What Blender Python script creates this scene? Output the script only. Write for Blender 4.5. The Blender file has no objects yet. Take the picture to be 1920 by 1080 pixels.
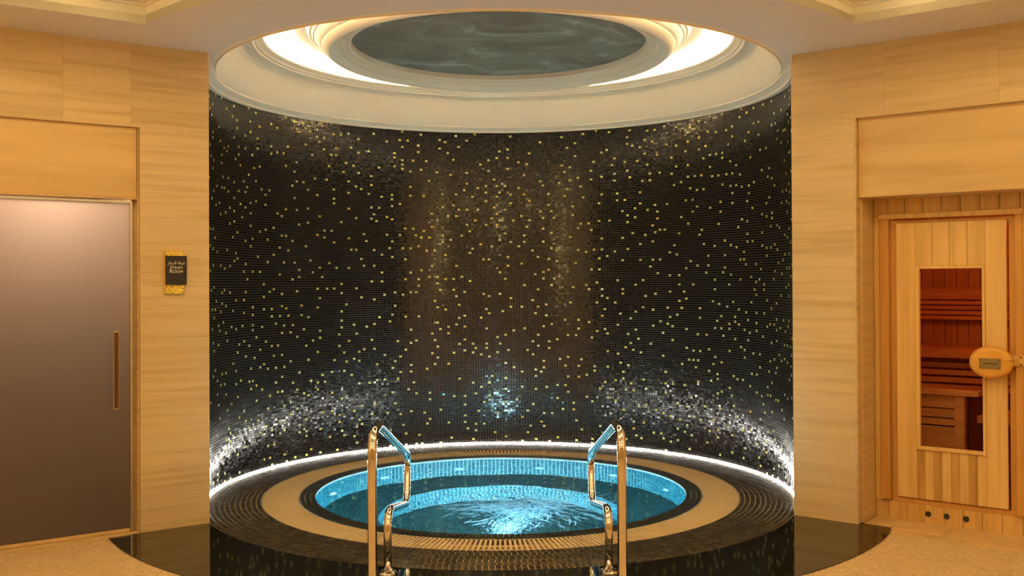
import bpy, bmesh, math, random
import numpy as np
from mathutils import Vector, Matrix
from math import sin, cos, pi, radians as RAD

sc = bpy.context.scene
COL = sc.collection
rnd = random.Random(7)
nrg = np.random.default_rng(7)

# ------------------------------------------------------------------ camera
F, PITCH, SY, ROLL, YAW = 1891.57, .0086, -27.35, .0049, .0073
CAMX, DIST, CAMH = .0343, 7.7274, 1.58
cd = bpy.data.cameras.new('camera'); cam = bpy.data.objects.new('camera', cd); COL.objects.link(cam)
cd.sensor_width = 36; cd.lens = F / 1920 * 36; cd.shift_y = SY / 1920; cd.clip_start = .05
fw = Vector((sin(YAW) * cos(PITCH), cos(YAW) * cos(PITCH), sin(PITCH)))
rt = Vector((cos(YAW), -sin(YAW), 0)); up = rt.cross(fw)
r2 = rt * cos(ROLL) - up * sin(ROLL); u2 = rt * sin(ROLL) + up * cos(ROLL)
M = Matrix((r2, u2, -fw)).transposed().to_4x4(); M.translation = (CAMX, -DIST, CAMH)
cam.matrix_world = M
sc.camera = cam

# ------------------------------------------------------------------ world, exposure, big lights
wd = bpy.data.worlds.new('world'); sc.world = wd; wd.use_nodes = True
wd.node_tree.nodes['Background'].inputs[0].default_value = (1, .7, .45, 1)
wd.node_tree.nodes['Background'].inputs[1].default_value = 0.02
vs = sc.view_settings
sc.display_settings.display_device = 'sRGB'
vs.view_transform = 'Standard'; vs.look = 'None'; vs.exposure = -0.14; vs.gamma = 1; vs.use_curve_mapping = False
sc.cycles.use_denoising = True
sc.cycles.max_bounces = 10; sc.cycles.glossy_bounces = 6; sc.cycles.transmission_bounces = 6
sc.cycles.sample_clamp_indirect = 60.0
sc.cycles.caustics_reflective = True; sc.cycles.caustics_refractive = True

WARM = (1.0, .69, .27)
def area(name, loc, size, power, col, rot=(0, 0, 0), shape='DISK', spread=pi):
    l = bpy.data.lights.new(name, 'AREA'); l.shape = shape; l.size = size; l.energy = power; l.color = col; l.spread = spread
    o = bpy.data.objects.new(name, l); o.location = loc; o.rotation_euler = rot; COL.objects.link(o); return o
# downlight pools of the room's coffered ceiling (the fittings themselves are built further down)
DOWN = [(-1.9, -3.35, 11), (1.95, -3.35, 11), (0, -3.9, 6), (-1.8, -5.6, 8), (1.8, -5.6, 8), (-1.8, -8.2, 6), (1.8, -8.2, 6)]
for x, y, p in DOWN:
    area('ceiling_downlight_glow', (x, y, 3.53), .36, p, WARM)
ADDED_LAMPS = [(-3.15, -5.0), (3.2, -5.0), (0, -5.9)]     # unseen hanging lamps, added for mosaic streaks and cornice light
LAMP_STRENGTH = 9.5

# ------------------------------------------------------------------ geometry constants
R = 2.1836
tL, tR, aL, aR = 1.0734, 1.1331, .6054, .6765
HS = 3.105                  # soffit height
RB = 2.82                   # outer edge of the black granite ring
RGO, RGI = 1.78, 1.515      # overflow grate
RP = 1.392                  # pool wall
WATER = -.012
def frame(side):
    t, a = (tL, aL) if side < 0 else (tR, aR)
    return (Vector((side * R * sin(t), -R * cos(t), 0)), Vector((side * cos(a), -sin(a), 0)), Vector((-side * sin(a), -cos(a), 0)))
FR = {-1: frame(-1), 1: frame(1)}
def W(side, u, n, z):       # wall frame: u along the wall away from the alcove, n into the wall, z up
    C, D, N = FR[side]; p = C + D * u - N * n; return Vector((p.x, p.y, z))

# ------------------------------------------------------------------ helpers
def empty(name, loc=(0, 0, 0), rz=0):
    o = bpy.data.objects.new(name, None); o.location = loc; o.rotation_euler = (0, 0, rz); o.empty_display_size = .1
    COL.objects.link(o); return o
def tag(o, label=None, cat=None, group=None, kind=None):
    if label: o['label'] = label
    if cat: o['category'] = cat
    if group: o['group'] = group
    if kind: o['kind'] = kind
    return o
def link(name, me, mat=None, parent=None, keep=True):
    o = bpy.data.objects.new(name, me); COL.objects.link(o)
    if mat is not None:
        me.materials.clear(); me.materials.append(mat)
    if parent is not None:
        o.parent = parent
        if keep and (parent.location.length > 0 or parent.rotation_euler.z):
            pm = Matrix.Translation(parent.location) @ Matrix.Rotation(parent.rotation_euler.z, 4, 'Z')
            o.matrix_parent_inverse = pm.inverted()
    return o
def bm_link(name, bm, mat, parent=None, smooth=False, keep=True):
    bmesh.ops.recalc_face_normals(bm, faces=bm.faces)
    me = bpy.data.meshes.new(name); bm.to_mesh(me); bm.free()
    if smooth: me.shade_smooth()
    return link(name, me, mat, parent, keep)
def hexa(bm, P, bevel=0):
    """P: 8 corners, bottom four then top four"""
    v = [bm.verts.new(p) for p in P]
    fs = [bm.faces.new([v[i] for i in q]) for q in ((3, 2, 1, 0), (4, 5, 6, 7), (0, 1, 5, 4), (1, 2, 6, 5), (2, 3, 7, 6), (3, 0, 4, 7))]
    if bevel:
        es = list({e for f in fs for e in f.edges})
        bmesh.ops.bevel(bm, geom=es, offset=bevel, segments=1, affect='EDGES', profile=.5)
def wbox(bm, side, u0, u1, n0, n1, z0, z1, bevel=0):
    hexa(bm, [W(side, u, n, z) for z in (z0, z1) for u, n in ((u0, n0), (u1, n0), (u1, n1), (u0, n1))], bevel)
def wobj(name, side, boxes, mat, parent=None, bevel=.002):
    bm = bmesh.new()
    for b in boxes: wbox(bm, side, *b, bevel=bevel)
    return bm_link(name, bm, mat, parent)
def lathe(name, prof, mat, parent=None, a0=0, a1=2 * pi, seg=160, sy=1.0, smooth=True, cap=False):
    """profile of (r, z) swept round the alcove's axis; angle measured from the back (+y), clockwise from above"""
    full = abs(a1 - a0 - 2 * pi) < 1e-6
    n = seg if full else seg + 1
    bm = bmesh.new(); rings = []
    for i in range(n):
        a = a0 + (a1 - a0) * i / seg
        rings.append([bm.verts.new((r * sin(a), r * cos(a) * sy, z)) for r, z in prof])
    for i in range(seg):
        A, B = rings[i], rings[(i + 1) % n]
        for k in range(len(prof) - 1):
            bm.faces.new((A[k], A[k + 1], B[k + 1], B[k]))
    if cap and not full:
        for Rg in (rings[0][:-1], rings[-1][:-1]) if prof[0] == prof[-1] else (rings[0], rings[-1]):
            try: bm.faces.new(Rg)
            except ValueError: pass
    me_o = bm_link(name, bm, mat, parent)
    if smooth:
        me_o.data.shade_smooth()
        me_o.data.set_sharp_from_angle(angle=RAD(32))
    return me_o
def tube(bm, pts, rad, seg=16, cap=True):
    pts = [Vector(p) for p in pts]; rings = []; ref = None
    for i, p in enumerate(pts):
        t = ((pts[min(i + 1, len(pts) - 1)] - p).normalized() + (p - pts[max(i - 1, 0)]).normalized()).normalized()
        if ref is None: ref = t.orthogonal().normalized()
        ref = (ref - t * ref.dot(t)).normalized(); b = t.cross(ref)
        rr = rad[i] if isinstance(rad, (list, tuple)) else rad
        rings.append([bm.verts.new(p + (ref * cos(2 * pi * k / seg) + b * sin(2 * pi * k / seg)) * rr) for k in range(seg)])
    for a, b_ in zip(rings, rings[1:]):
        for k in range(seg): bm.faces.new((a[k], a[(k + 1) % seg], b_[(k + 1) % seg], b_[k]))
    if cap: bm.faces.new(rings[0][::-1]); bm.faces.new(rings[-1])
def fillet(pts, rad, n=8):
    pts = [Vector(p) for p in pts]; out = [pts[0]]
    for a, b, c in zip(pts, pts[1:], pts[2:]):
        d1 = (a - b).normalized(); d2 = (c - b).normalized(); ang = d1.angle(d2)
        L = min(rad / math.tan(ang / 2), (a - b).length * .49, (c - b).length * .49)
        p, q = b + d1 * L, b + d2 * L
        for i in range(n + 1):
            t = i / n; out.append(p * (1 - t) ** 2 + b * 2 * t * (1 - t) + q * t * t)
    out.append(pts[-1]); return out
def tile_mesh(name, c, a, b, n, ha, hb, th, bev, ups=None):
    """numpy tiles. c centre of the base; a, b unit tangents; n unit normal (arrays Nx3); ha, hb half sizes (scalar or N)"""
    N = len(c); ha = np.broadcast_to(ha, N)[:, None]; hb = np.broadcast_to(hb, N)[:, None]
    V = np.empty((N, 8, 3)); k = 0
    for sz, off in ((0, 0.0), (bev, th)):
        for s, t in ((-1, -1), (1, -1), (1, 1), (-1, 1)):
            V[:, k] = c + a * (ha - sz) * s + b * (hb - sz) * t + n * off; k += 1
    if ups is not None: V[:, 4:8] += ups          # slight unevenness of the visible face, N x 4 x 3
    q = np.array([(4, 5, 6, 7), (0, 1, 5, 4), (1, 2, 6, 5), (2, 3, 7, 6), (3, 0, 4, 7)])
    if (np.cross(a[0], b[0]) * n[0]).sum() < 0: q = q[:, ::-1]
    Fc = (q[None] + 8 * np.arange(N)[:, None, None]).reshape(-1, 4)
    me = bpy.data.meshes.new(name)
    me.vertices.add(8 * N); me.vertices.foreach_set('co', V.reshape(-1).astype(np.float32))
    me.loops.add(Fc.size); me.loops.foreach_set('vertex_index', Fc.reshape(-1).astype(np.int32))
    me.polygons.add(len(Fc)); me.polygons.foreach_set('loop_start', (4 * np.arange(len(Fc))).astype(np.int32))
    me.update(calc_edges=True); me.validate(); me.shade_flat()
    return me
def flat(name, outer, holes, z0, z1, mat, parent=None):
    """flat plate with holes between z0 and z1, made through a filled 2D curve"""
    cu = bpy.data.curves.new(name, 'CURVE'); cu.dimensions = '2D'; cu.fill_mode = 'BOTH'; cu.extrude = (z1 - z0) / 2
    for loop in [outer] + list(holes):
        s = cu.splines.new('POLY'); s.points.add(len(loop) - 1); s.use_cyclic_u = True
        for p, q in zip(s.points, loop): p.co = (q[0], q[1], 0, 1)
    o = bpy.data.objects.new(name + '_tmp', cu); COL.objects.link(o)
    dg = bpy.context.evaluated_depsgraph_get(); me = bpy.data.meshes.new_from_object(o.evaluated_get(dg))
    bpy.data.objects.remove(o); bpy.data.curves.remove(cu)
    me.transform(Matrix.Translation((0, 0, (z0 + z1) / 2))); me.name = name
    return link(name, me, mat, parent)
def circle(r, n=180, sy=1): return [(r * sin(2 * pi * i / n), r * cos(2 * pi * i / n) * sy) for i in range(n)]

# ------------------------------------------------------------------ materials
class NT:
    def __init__(s, name):
        s.m = bpy.data.materials.new(name); s.m.use_nodes = True; s.t = s.m.node_tree; s.n = s.t.nodes
        s.b = s.n['Principled BSDF']; s.out = s.n['Material Output']
    def add(s, typ, **kw):
        x = s.n.new(typ)
        for k, v in kw.items():
            if k.startswith('i_'): x.inputs[k[2:]].default_value = v
            else: setattr(x, k, v)
        return x
    def L(s, a, b): s.t.links.new(a, b)
    def set(s, **kw):
        for k, v in kw.items(): s.b.inputs[k.replace('_', ' ')].default_value = v
        return s
def c4(c): return (*c, 1)
def ramp(t, fac, stops):
    r = t.add('ShaderNodeValToRGB'); e = r.color_ramp.elements
    while len(e) < len(stops): e.new(.5)
    for el, (p, c) in zip(e, stops): el.position = p; el.color = c4(c)
    t.L(fac, r.inputs[0]); return r.outputs[0]
def plain(name, col, rough=.5, metal=0, var=.06, scale=6, bump=0.0, **kw):
    t = NT(name); tc = t.add('ShaderNodeTexCoord'); nz = t.add('ShaderNodeTexNoise', i_Scale=scale, i_Detail=4)
    t.L(tc.outputs['Object'], nz.inputs['Vector'])
    t.L(ramp(t, nz.outputs[0], [(.3, tuple(c * (1 - var) for c in col)), (.7, tuple(min(1, c * (1 + var)) for c in col))]), t.b.inputs['Base Color'])
    t.set(Roughness=rough, Metallic=metal, **kw)
    if bump:
        bp = t.add('ShaderNodeBump', i_Strength=bump, i_Distance=.01); t.L(nz.outputs[0], bp.inputs['Height']); t.L(bp.outputs[0], t.b.inputs['Normal'])
    return t.m
def banded(name, c1, c2, c3, sc_vec, rough, streak=.5, spec=.5, det=5, piece=True):
    """stone veins or wood grain: stretched noise, shifted per piece"""
    t = NT(name); tc = t.add('ShaderNodeTexCoord'); oi = t.add('ShaderNodeObjectInfo')
    mp = t.add('ShaderNodeMapping'); mp.inputs['Scale'].default_value = sc_vec
    add = t.add('ShaderNodeVectorMath', operation='ADD'); mul = t.add('ShaderNodeMath', operation='MULTIPLY'); mul.inputs[1].default_value = 37.0 if piece else 0
    t.L(oi.outputs['Random'], mul.inputs[0]); t.L(tc.outputs['Object'], mp.inputs[0]); t.L(mp.outputs[0], add.inputs[0]); t.L(mul.outputs[0], add.inputs[1])
    n1 = t.add('ShaderNodeTexNoise', i_Scale=1.0, i_Detail=det, i_Roughness=.62, i_Distortion=.35); t.L(add.outputs[0], n1.inputs['Vector'])
    n2 = t.add('ShaderNodeTexNoise', i_Scale=.45, i_Detail=2.0); t.L(add.outputs[0], n2.inputs['Vector'])
    col1 = ramp(t, n1.outputs[0], [(.32, c2), (.5, c1), (.72, tuple(c * 1.06 for c in c1))])
    fac = ramp(t, n2.outputs[0], [(.5, (0, 0, 0)), (.78, (streak,) * 3)])
    mx = t.add('ShaderNodeMix', data_type='RGBA'); t.L(fac, mx.inputs[0]); t.L(col1, mx.inputs[6]); mx.inputs[7].default_value = c4(c3)
    hs = t.add('ShaderNodeHueSaturation'); mr = t.add('ShaderNodeMapRange'); mr.inputs[3].default_value = .95; mr.inputs[4].default_value = 1.04
    t.L(oi.outputs['Random'], mr.inputs[0]); t.L(mr.outputs[0], hs.inputs['Value']); t.L(mx.outputs[2], hs.inputs['Color'])
    t.L(hs.outputs[0], t.b.inputs['Base Color']); t.set(Roughness=rough)
    t.b.inputs['Specular IOR Level'].default_value = spec
    return t.m
def tiles_mat(name, stops, rough, metal=0, coat=0, rough2=None):
    t = NT(name); g = t.add('ShaderNodeNewGeometry')
    t.L(ramp(t, g.outputs['Random Per Island'], stops), t.b.inputs['Base Color']); t.set(Roughness=rough, Metallic=metal)
    t.b.inputs['Coat Weight'].default_value = coat
    if rough2 is not None:
        w = t.add('ShaderNodeTexWhiteNoise', noise_dimensions='1D'); t.L(g.outputs['Random Per Island'], w.inputs['W'])
        mr = t.add('ShaderNodeMapRange'); mr.inputs[3].default_value = rough; mr.inputs[4].default_value = rough2
        t.L(w.outputs[0], mr.inputs[0]); t.L(mr.outputs[0], t.b.inputs['Roughness'])
    return t.m
def emit(name, col, strength):
    t = NT(name); t.set(); t.b.inputs['Base Color'].default_value = c4((.02, .02, .02))
    t.b.inputs['Emission Color'].default_value = c4(col); t.b.inputs['Emission Strength'].default_value = strength; return t.m

m_stone = banded('travertine', (.70, .52, .28), (.58, .41, .20), (.47, .32, .16), (.8, .8, 24), .42, .45)
m_stone_lintel = banded('lintel_stone', (.72, .50, .235), (.62, .41, .18), (.52, .33, .13), (.8, .8, 9), .4, .5)
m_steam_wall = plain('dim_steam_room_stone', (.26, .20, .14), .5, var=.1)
m_plaster = plain('white_plaster', (.80, .76, .68), .7, var=.015, scale=2)
m_cornice = plain('cornice_plaster', (.92, .80, .59), .6, var=.01, scale=2)
m_granite = plain('black_granite', (.012, .011, .010), .06, var=.3, scale=60)
m_grout_dark = plain('grey_grout', (.20, .19, .175), .8, var=.1, scale=40)
m_grout_deck = plain('tan_grout', (.50, .41, .27), .8, var=.12, scale=30)
m_grout_pool = plain('pale_pool_grout', (.78, .92, .92), .7, var=.1, scale=30)
m_grout_shaded = plain('shaded_pool_grout', (.05, .16, .17), .7, var=.1, scale=30)  # bench and floor grout, darkened in colour for the grazing lamp light
m_black_tile = tiles_mat('black_glass_mosaic', [(0, (.004, .004, .005)), (.5, (.007, .007, .006)), (.8, (.012, .010, .008)), (1, (.02, .018, .017))], .06, rough2=.24)
m_black_tile.node_tree.nodes['Principled BSDF'].inputs['Specular IOR Level'].default_value = .8
m_gold_tile = tiles_mat('gold_glass_mosaic', [(0, (.95, .78, .14)), (.5, (.80, .84, .24)), (1, (.86, .86, .42))], .36, metal=.35)
m_deck_tile = tiles_mat('brown_mosaic', [(0, (.020, .015, .009)), (.6, (.038, .029, .017)), (1, (.07, .055, .033))], .38, rough2=.55)
m_deck_piece = plain('brown_mosaic_piece', (.055, .042, .024), .3, var=.4, scale=9)
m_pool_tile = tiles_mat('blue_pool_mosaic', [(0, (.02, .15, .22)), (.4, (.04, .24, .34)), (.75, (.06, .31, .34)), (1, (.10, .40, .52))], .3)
m_pool_shaded = tiles_mat('shaded_pool_mosaic', [(0, (.012, .05, .055)), (.6, (.018, .075, .08)), (1, (.03, .11, .115))], .35)  # bench and floor tiles: shade of the grazing lamps put into the colour
m_coping = tiles_mat('dark_coping_mosaic', [(0, (.010, .013, .013)), (1, (.03, .036, .034))], .4)
m_grate = plain('cream_grate', (.74, .58, .38), .45, var=.06, scale=4)
m_channel = plain('brown_channel', (.16, .10, .05), .7, var=.1)  # one even brown for the channel under the bars
m_chrome = plain('polished_steel', (.80, .77, .73), .07, 1, var=.02)
m_steel = plain('brushed_steel', (.70, .68, .66), .3, 1, var=.05, scale=30)
m_bronze = plain('dark_bronze', (.16, .07, .03), .35, .6, var=.1)
m_cream_tile = tiles_mat('cream_floor_mosaic', [(0, (.60, .43, .25)), (.5, (.67, .49, .29)), (1, (.73, .55, .34))], .38)
m_cream_grout = plain('cream_grout', (.56, .40, .23), .8, var=.08, scale=20)
m_thresh = banded('threshold_stone', (.72, .50, .24), (.60, .40, .18), (.45, .28, .12), (5, 5, 5), .3, .4)
m_nozzle = plain('white_nozzle', (.9, .93, .93), .25, var=.02)
m_pine = banded('pine', (.74, .47, .17), (.62, .36, .11), (.52, .28, .08), (26, 26, 1.6), .42, .55, det=4)
m_pine_pale = banded('pale_pine', (.80, .54, .22), (.70, .44, .16), (.58, .33, .10), (22, 22, 1.3), .42, .35, det=4)
m_pine_dark = banded('heartwood_pine', (.60, .35, .11), (.44, .23, .06), (.36, .18, .05), (34, 34, 2.2), .42, .5, det=5)
m_frame = banded('orange_pine_frame', (.66, .34, .09), (.56, .28, .07), (.45, .20, .05), (20, 20, 1.5), .42, .4)
m_cedar = banded('sauna_cedar', (.60, .27, .10), (.50, .20, .07), (.38, .14, .05), (18, 18, 1.4), .6, .4)
m_cedar_h = banded('sauna_cedar_slat', (.66, .31, .12), (.55, .23, .08), (.42, .16, .05), (2, 2, 30), .6, .3)
m_dark_void = plain('dark_heater_steel', (.05, .055, .05), .5, .3, var=.2)
m_knob = plain('varnished_oval_pine', (.78, .40, .07), .28, var=.07, scale=9)
m_plate = plain('aged_brass_plate', (.34, .29, .17), .35, .8, var=.15, scale=60)
m_sign = plain('sign_black', (.022, .016, .012), .55, var=.05)
m_letter = plain('cream_lettering', (.85, .78, .62), .5, var=.01)
m_led = emit('white_led', (1, .95, .86), 92)
m_cove = emit('warm_cove_led', (1, .86, .66), 80)
m_lamp = emit('added_tube_glow', WARM, LAMP_STRENGTH)
m_drum = emit('added_drum_glow', (1, .74, .38), 10)
m_strip = emit('warm_coffer_strip', WARM, 17)
m_down = emit('downlight_lens', WARM, 45)
m_sauna_lamp = emit('added_sauna_glow', (1, .36, .10), 25)
m_steam_lamp = emit('added_steam_glow', (1, .70, .50), 62)
POOL_COL = (.26, .82, 1.0)
m_uw = emit('underwater_lamp_lens', (.46, .88, 1.0), 420)
m_uw2 = emit('side_underwater_lamp_lens', POOL_COL, 120)
# textured gold leaf
t = NT('crinkled_gold'); tc = t.add('ShaderNodeTexCoord'); vz = t.add('ShaderNodeTexVoronoi', i_Scale=95.0); t.L(tc.outputs['Object'], vz.inputs['Vector'])
bp = t.add('ShaderNodeBump', i_Strength=1.0, i_Distance=.006); t.L(vz.outputs['Distance'], bp.inputs['Height']); t.L(bp.outputs[0], t.b.inputs['Normal'])
t.L(ramp(t, vz.outputs['Distance'], [(.1, (.25, .13, .01)), (.5, (.95, .68, .12))]), t.b.inputs['Base Color']); t.set(Metallic=.75, Roughness=.3); m_gold = t.m
# painted mural disc
t = NT('painted_mural'); tc = t.add('ShaderNodeTexCoord'); n1 = t.add('ShaderNodeTexNoise', i_Scale=1.6, i_Detail=7, i_Roughness=.62, i_Distortion=1.2); t.L(tc.outputs['Object'], n1.inputs['Vector'])
t.L(ramp(t, n1.outputs[0], [(.3, (.15, .125, .08)), (.47, (.21, .185, .125)), (.58, (.26, .255, .19)), (.68, (.44, .43, .35))]), t.b.inputs['Base Color']); t.set(Roughness=.75); m_mural = t.m
# water
t = NT('water'); t.n.remove(t.b); gl = t.add('ShaderNodeBsdfGlass', i_IOR=1.33, i_Roughness=0.0); gl.inputs['Color'].default_value = (.86, .97, 1, 1)
tc = t.add('ShaderNodeTexCoord'); mp = t.add('ShaderNodeMapping'); mp.inputs['Location'].default_value = (-.2, .5, 0)
wv = t.add('ShaderNodeTexNoise', i_Scale=5.0, i_Detail=3, i_Distortion=.8); t.L(tc.outputs['Object'], wv.inputs['Vector'])
w2 = t.add('ShaderNodeTexWave', wave_type='RINGS', rings_direction='SPHERICAL', i_Scale=2.2, i_Distortion=3.0, i_Detail=2.0); t.L(tc.outputs['Object'], mp.inputs[0]); t.L(mp.outputs[0], w2.inputs['Vector'])
ad = t.add('ShaderNodeMath', operation='MULTIPLY_ADD'); ad.inputs[1].default_value = .25; t.L(w2.outputs['Fac'], ad.inputs[0]); t.L(wv.outputs[0], ad.inputs[2])
bp = t.add('ShaderNodeBump', i_Strength=.10, i_Distance=.02); t.L(ad.outputs[0], bp.inputs['Height']); t.L(bp.outputs[0], gl.inputs['Normal']); t.L(gl.outputs[0], t.out.inputs[0]); m_water = t.m
# foam: partly see-through bubbles, blue of the pool light put into their colour
def foam(name, a):
    t = NT(name); t.n.remove(t.b); tr = t.add('ShaderNodeBsdfTransparent'); d = t.add('ShaderNodeBsdfDiffuse'); d.inputs[0].default_value = (.40, .70, .95, 1)
    tl = t.add('ShaderNodeBsdfTranslucent'); tl.inputs[0].default_value = (.75, .92, 1, 1); m1 = t.add('ShaderNodeMixShader', i_Fac=.6); m2 = t.add('ShaderNodeMixShader', i_Fac=a)
    t.L(d.outputs[0], m1.inputs[1]); t.L(tl.outputs[0], m1.inputs[2]); t.L(tr.outputs[0], m2.inputs[1]); t.L(m1.outputs[0], m2.inputs[2]); t.L(m2.outputs[0], t.out.inputs[0]); return t.m
m_foam = foam('surface_foam', .22); m_bubble = foam('bubbles', .40)
# frosted glass
t = NT('frosted_glass'); t.n.remove(t.b)
d = t.add('ShaderNodeBsdfDiffuse'); d.inputs[0].default_value = (.06, .052, .046, 1)
tl = t.add('ShaderNodeBsdfTranslucent'); tl.inputs[0].default_value = (.80, .74, .68, 1)
g = t.add('ShaderNodeBsdfGlossy', i_Roughness=.42); g.inputs[0].default_value = (.8, .78, .75, 1)
m1 = t.add('ShaderNodeMixShader', i_Fac=.72); m2 = t.add('ShaderNodeMixShader', i_Fac=.05)
t.L(d.outputs[0], m1.inputs[1]); t.L(tl.outputs[0], m1.inputs[2]); t.L(m1.outputs[0], m2.inputs[1]); t.L(g.outputs[0], m2.inputs[2]); t.L(m2.outputs[0], t.out.inputs[0]); m_frost = t.m
# clear pane
t = NT('clear_pane'); t.set(Roughness=.02); t.b.inputs['Transmission Weight'].default_value = 1; t.b.inputs['IOR'].default_value = 1.05; t.b.inputs['Base Color'].default_value = (.95, .93, .9, 1); m_pane = t.m

# ================================================================== SETTING
L_END, R_END, BACK = 2.4, 2.4, -10.6
pL, pR = W(-1, L_END, 0, 0), W(1, R_END, 0, 0)
ROOM = [(pL.x, pL.y), (pL.x, BACK), (pR.x, BACK), (pR.x, pR.y)]
cl, cr = FR[-1][0], FR[1][0]

# --- alcove wall
phiL, phiR = -(pi - tL), pi - tR
alc = lathe('wall_alcove', [(R + .005, -.02), (R + .005, 3.06), (R + .09, 3.06), (R + .09, -.02)], m_grout_dark, a0=phiL, a1=phiR, seg=200, cap=True, smooth=True)
tag(alc, 'curved wall of small black mosaic tiles behind the round pool', kind='structure')
PW, PH, Z0, Z1 = .0267, .0212, .013, 3.05
ncol = int((phiR - phiL) * R / PW); nrow = int((Z1 - Z0) / PH)
gold = np.zeros((ncol, nrow), bool); cand = [(i, j) for i in range(ncol) for j in range(nrow)]; rnd.shuffle(cand)
target = int(ncol * nrow * .036)
cnt = 0
for i, j in cand:
    if cnt >= target: break
    r_ = 2 if rnd.random() < .75 else 1
    if gold[max(0, i - r_):i + r_ + 1, max(0, j - r_):j + r_ + 1].any(): continue
    gold[i, j] = True; cnt += 1
ii, jj = np.meshgrid(np.arange(ncol), np.arange(nrow), indexing='ij'); ii = ii.ravel(); jj = jj.ravel(); gm = gold.ravel()
ph = phiL + (ii + .5) * (phiR - phiL) / ncol
cpt = np.stack([(R + .006) * np.sin(ph), (R + .006) * np.cos(ph), Z0 + (jj + .5) * PH], 1)
av = np.stack([np.cos(ph), -np.sin(ph), 0 * ph], 1); nv = np.stack([-np.sin(ph), -np.cos(ph), 0 * ph], 1); bv = np.tile([0, 0, 1.], (len(ph), 1))
Nn = len(ph); tu = nrg.normal(0, .011, Nn); tv = nrg.normal(0, .017, Nn)
ups = np.stack([nv * ((s * tu * PW / 2 + q * tv * PH / 2)[:, None]) for s, q in ((-1, -1), (1, -1), (1, 1), (-1, 1))], 1)
for nm, mk, mt in (('black_mosaic_tiles', ~gm, m_black_tile), ('gold_mosaic_tiles', gm, m_gold_tile)):
    me = tile_mesh(nm, cpt[mk], av[mk], bv[mk], nv[mk], PW / 2 - .0011, PH / 2 - .0011, .0055, .0008, ups[mk])
    tag(link(nm, me, mt, alc), 'scattered small gold tiles' if 'gold' in nm else None, kind='stuff')

# --- stone walls either side
def stone_wall(side, name, label, body, panels, mat=m_stone):
    w = wobj(name, side, body, m_stone, bevel=0); tag(w, label, kind='structure')
    for (u0, u1, z0, z1) in panels:
        wobj('stone_panel', side, [(u0 + .0003, u1 - .0003, 0, .0135, z0 + .0003, z1 - .0003)], mat, w, bevel=.0004)
    return w
T = .32
LU0, LU1, LZT = .445, 1.42, 2.576
wl = stone_wall(-1, 'wall_left', 'cream veined stone wall left of the alcove around the steam room door',
    [(0, LU0, .0135, T, 0, 3.2), (LU0, LU1, .0135, T, LZT, 3.2), (LU1, L_END, .0135, T, 0, 3.2)],
    [(0, LU0, a, b) for a, b in ((0, .31), (.31, 1.03), (1.03, 1.72), (1.72, 2.28), (2.28, LZT))] +
    [(0, .5, LZT, HS), (.5, .9, LZT, HS), (.9, LU1 + .1, LZT, HS), (LU1 + .1, L_END, LZT, HS)] +
    [(LU1, L_END, a, b) for a, b in ((0, .75), (.75, 1.5), (1.5, 2.2), (2.2, LZT))])
RU0, RU1, RZT = .425, 1.78, 2.645
wr = stone_wall(1, 'wall_right', 'cream veined stone wall right of the alcove around the sauna front',
    [(0, RU0, .0135, T, 0, 3.2), (RU0, RU1, .0135, T, RZT, 3.2), (RU1, R_END, .0135, T, 0, 3.2)],
    [(0, RU0, a, b) for a, b in ((0, .49), (.49, 1.32), (1.32, 2.262), (2.262, RZT))] +
    [(0, .62, RZT, HS), (.62, 1.3, RZT, HS), (1.3, R_END, RZT, HS)] +
    [(RU1, R_END, a, b) for a, b in ((0, .8), (.8, 1.6), (1.6, RZT))])
# a dark hairline crack in the stone right of the alcove
bm = bmesh.new()
ck = [(.163, 2.56), (.166, 2.50), (.163, 2.47), (.172, 2.43), (.178, 2.40), (.183, 2.385)]
tube(bm, [W(1, u, -.0002, z) for u, z in ck], .0013, 5); bm_link('hairline_crack', bm, m_thresh, wr)
# lintel panels set back in the walls
l1 = wobj('lintel_panel', -1, [(LU0 + .012, LU1 - .012, .028, .12, 2.128, LZT)], m_stone_lintel, wl, bevel=.003)
wobj('lintel_edge', -1, [(LU0 + .004, LU1 - .004, .0265, .1, 2.118, 2.1285), (LU0 + .002, LU0 + .009, .0265, .1, 2.11, LZT)], m_thresh, wl, bevel=.001)
l2 = wobj('lintel_panel', 1, [(RU0 + .014, RU1 - .014, .036, T, 2.118, RZT)], m_stone_lintel, wr, bevel=.004)
for b in ((RU0, RU0 + .013, -.004, .07, 0, RZT), (RU0, RU1, -.004, .05, RZT - .012, RZT)):
    wobj('stone_edge_strip', 1, [b], m_stone, wr, bevel=.002)
wobj('reveal_panel', 1, [(RU0 + .012, RU0 + .022, .07, T, 0, 2.118)], m_stone, wr, bevel=.001)

# --- rest of the room behind the camera
for nm, a, b, lb in (('wall_far_left', ROOM[0], ROOM[1], 'plain cream stone wall on the left side behind the viewpoint'),
                     ('wall_back', ROOM[1], ROOM[2], 'plain cream stone wall behind the viewpoint'),
                     ('wall_far_right', ROOM[2], ROOM[3], 'plain cream stone wall on the right side behind the viewpoint')):
    a = Vector((*a, 0)); b = Vector((*b, 0)); d = (b - a).normalized(); nn = Vector((-d.y, d.x, 0)) * -.15
    bm = bmesh.new(); hexa(bm, [p + Vector((0, 0, z)) for z in (0, 3.3) for p in (a - d * .15, b + d * .15, b + d * .15 + nn, a - d * .15 + nn)])
    tag(bm_link(nm, bm, m_stone), lb, kind='structure')

# --- floors
def wall_side_poly(off=.30):
    return [tuple(W(-1, -.1, off, 0).xy), tuple(W(-1, L_END, off, 0).xy), (pL.x - .1, BACK - .1), (pR.x + .1, BACK - .1), tuple(W(1, R_END, off, 0).xy), tuple(W(1, -.1, off, 0).xy)]
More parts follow.
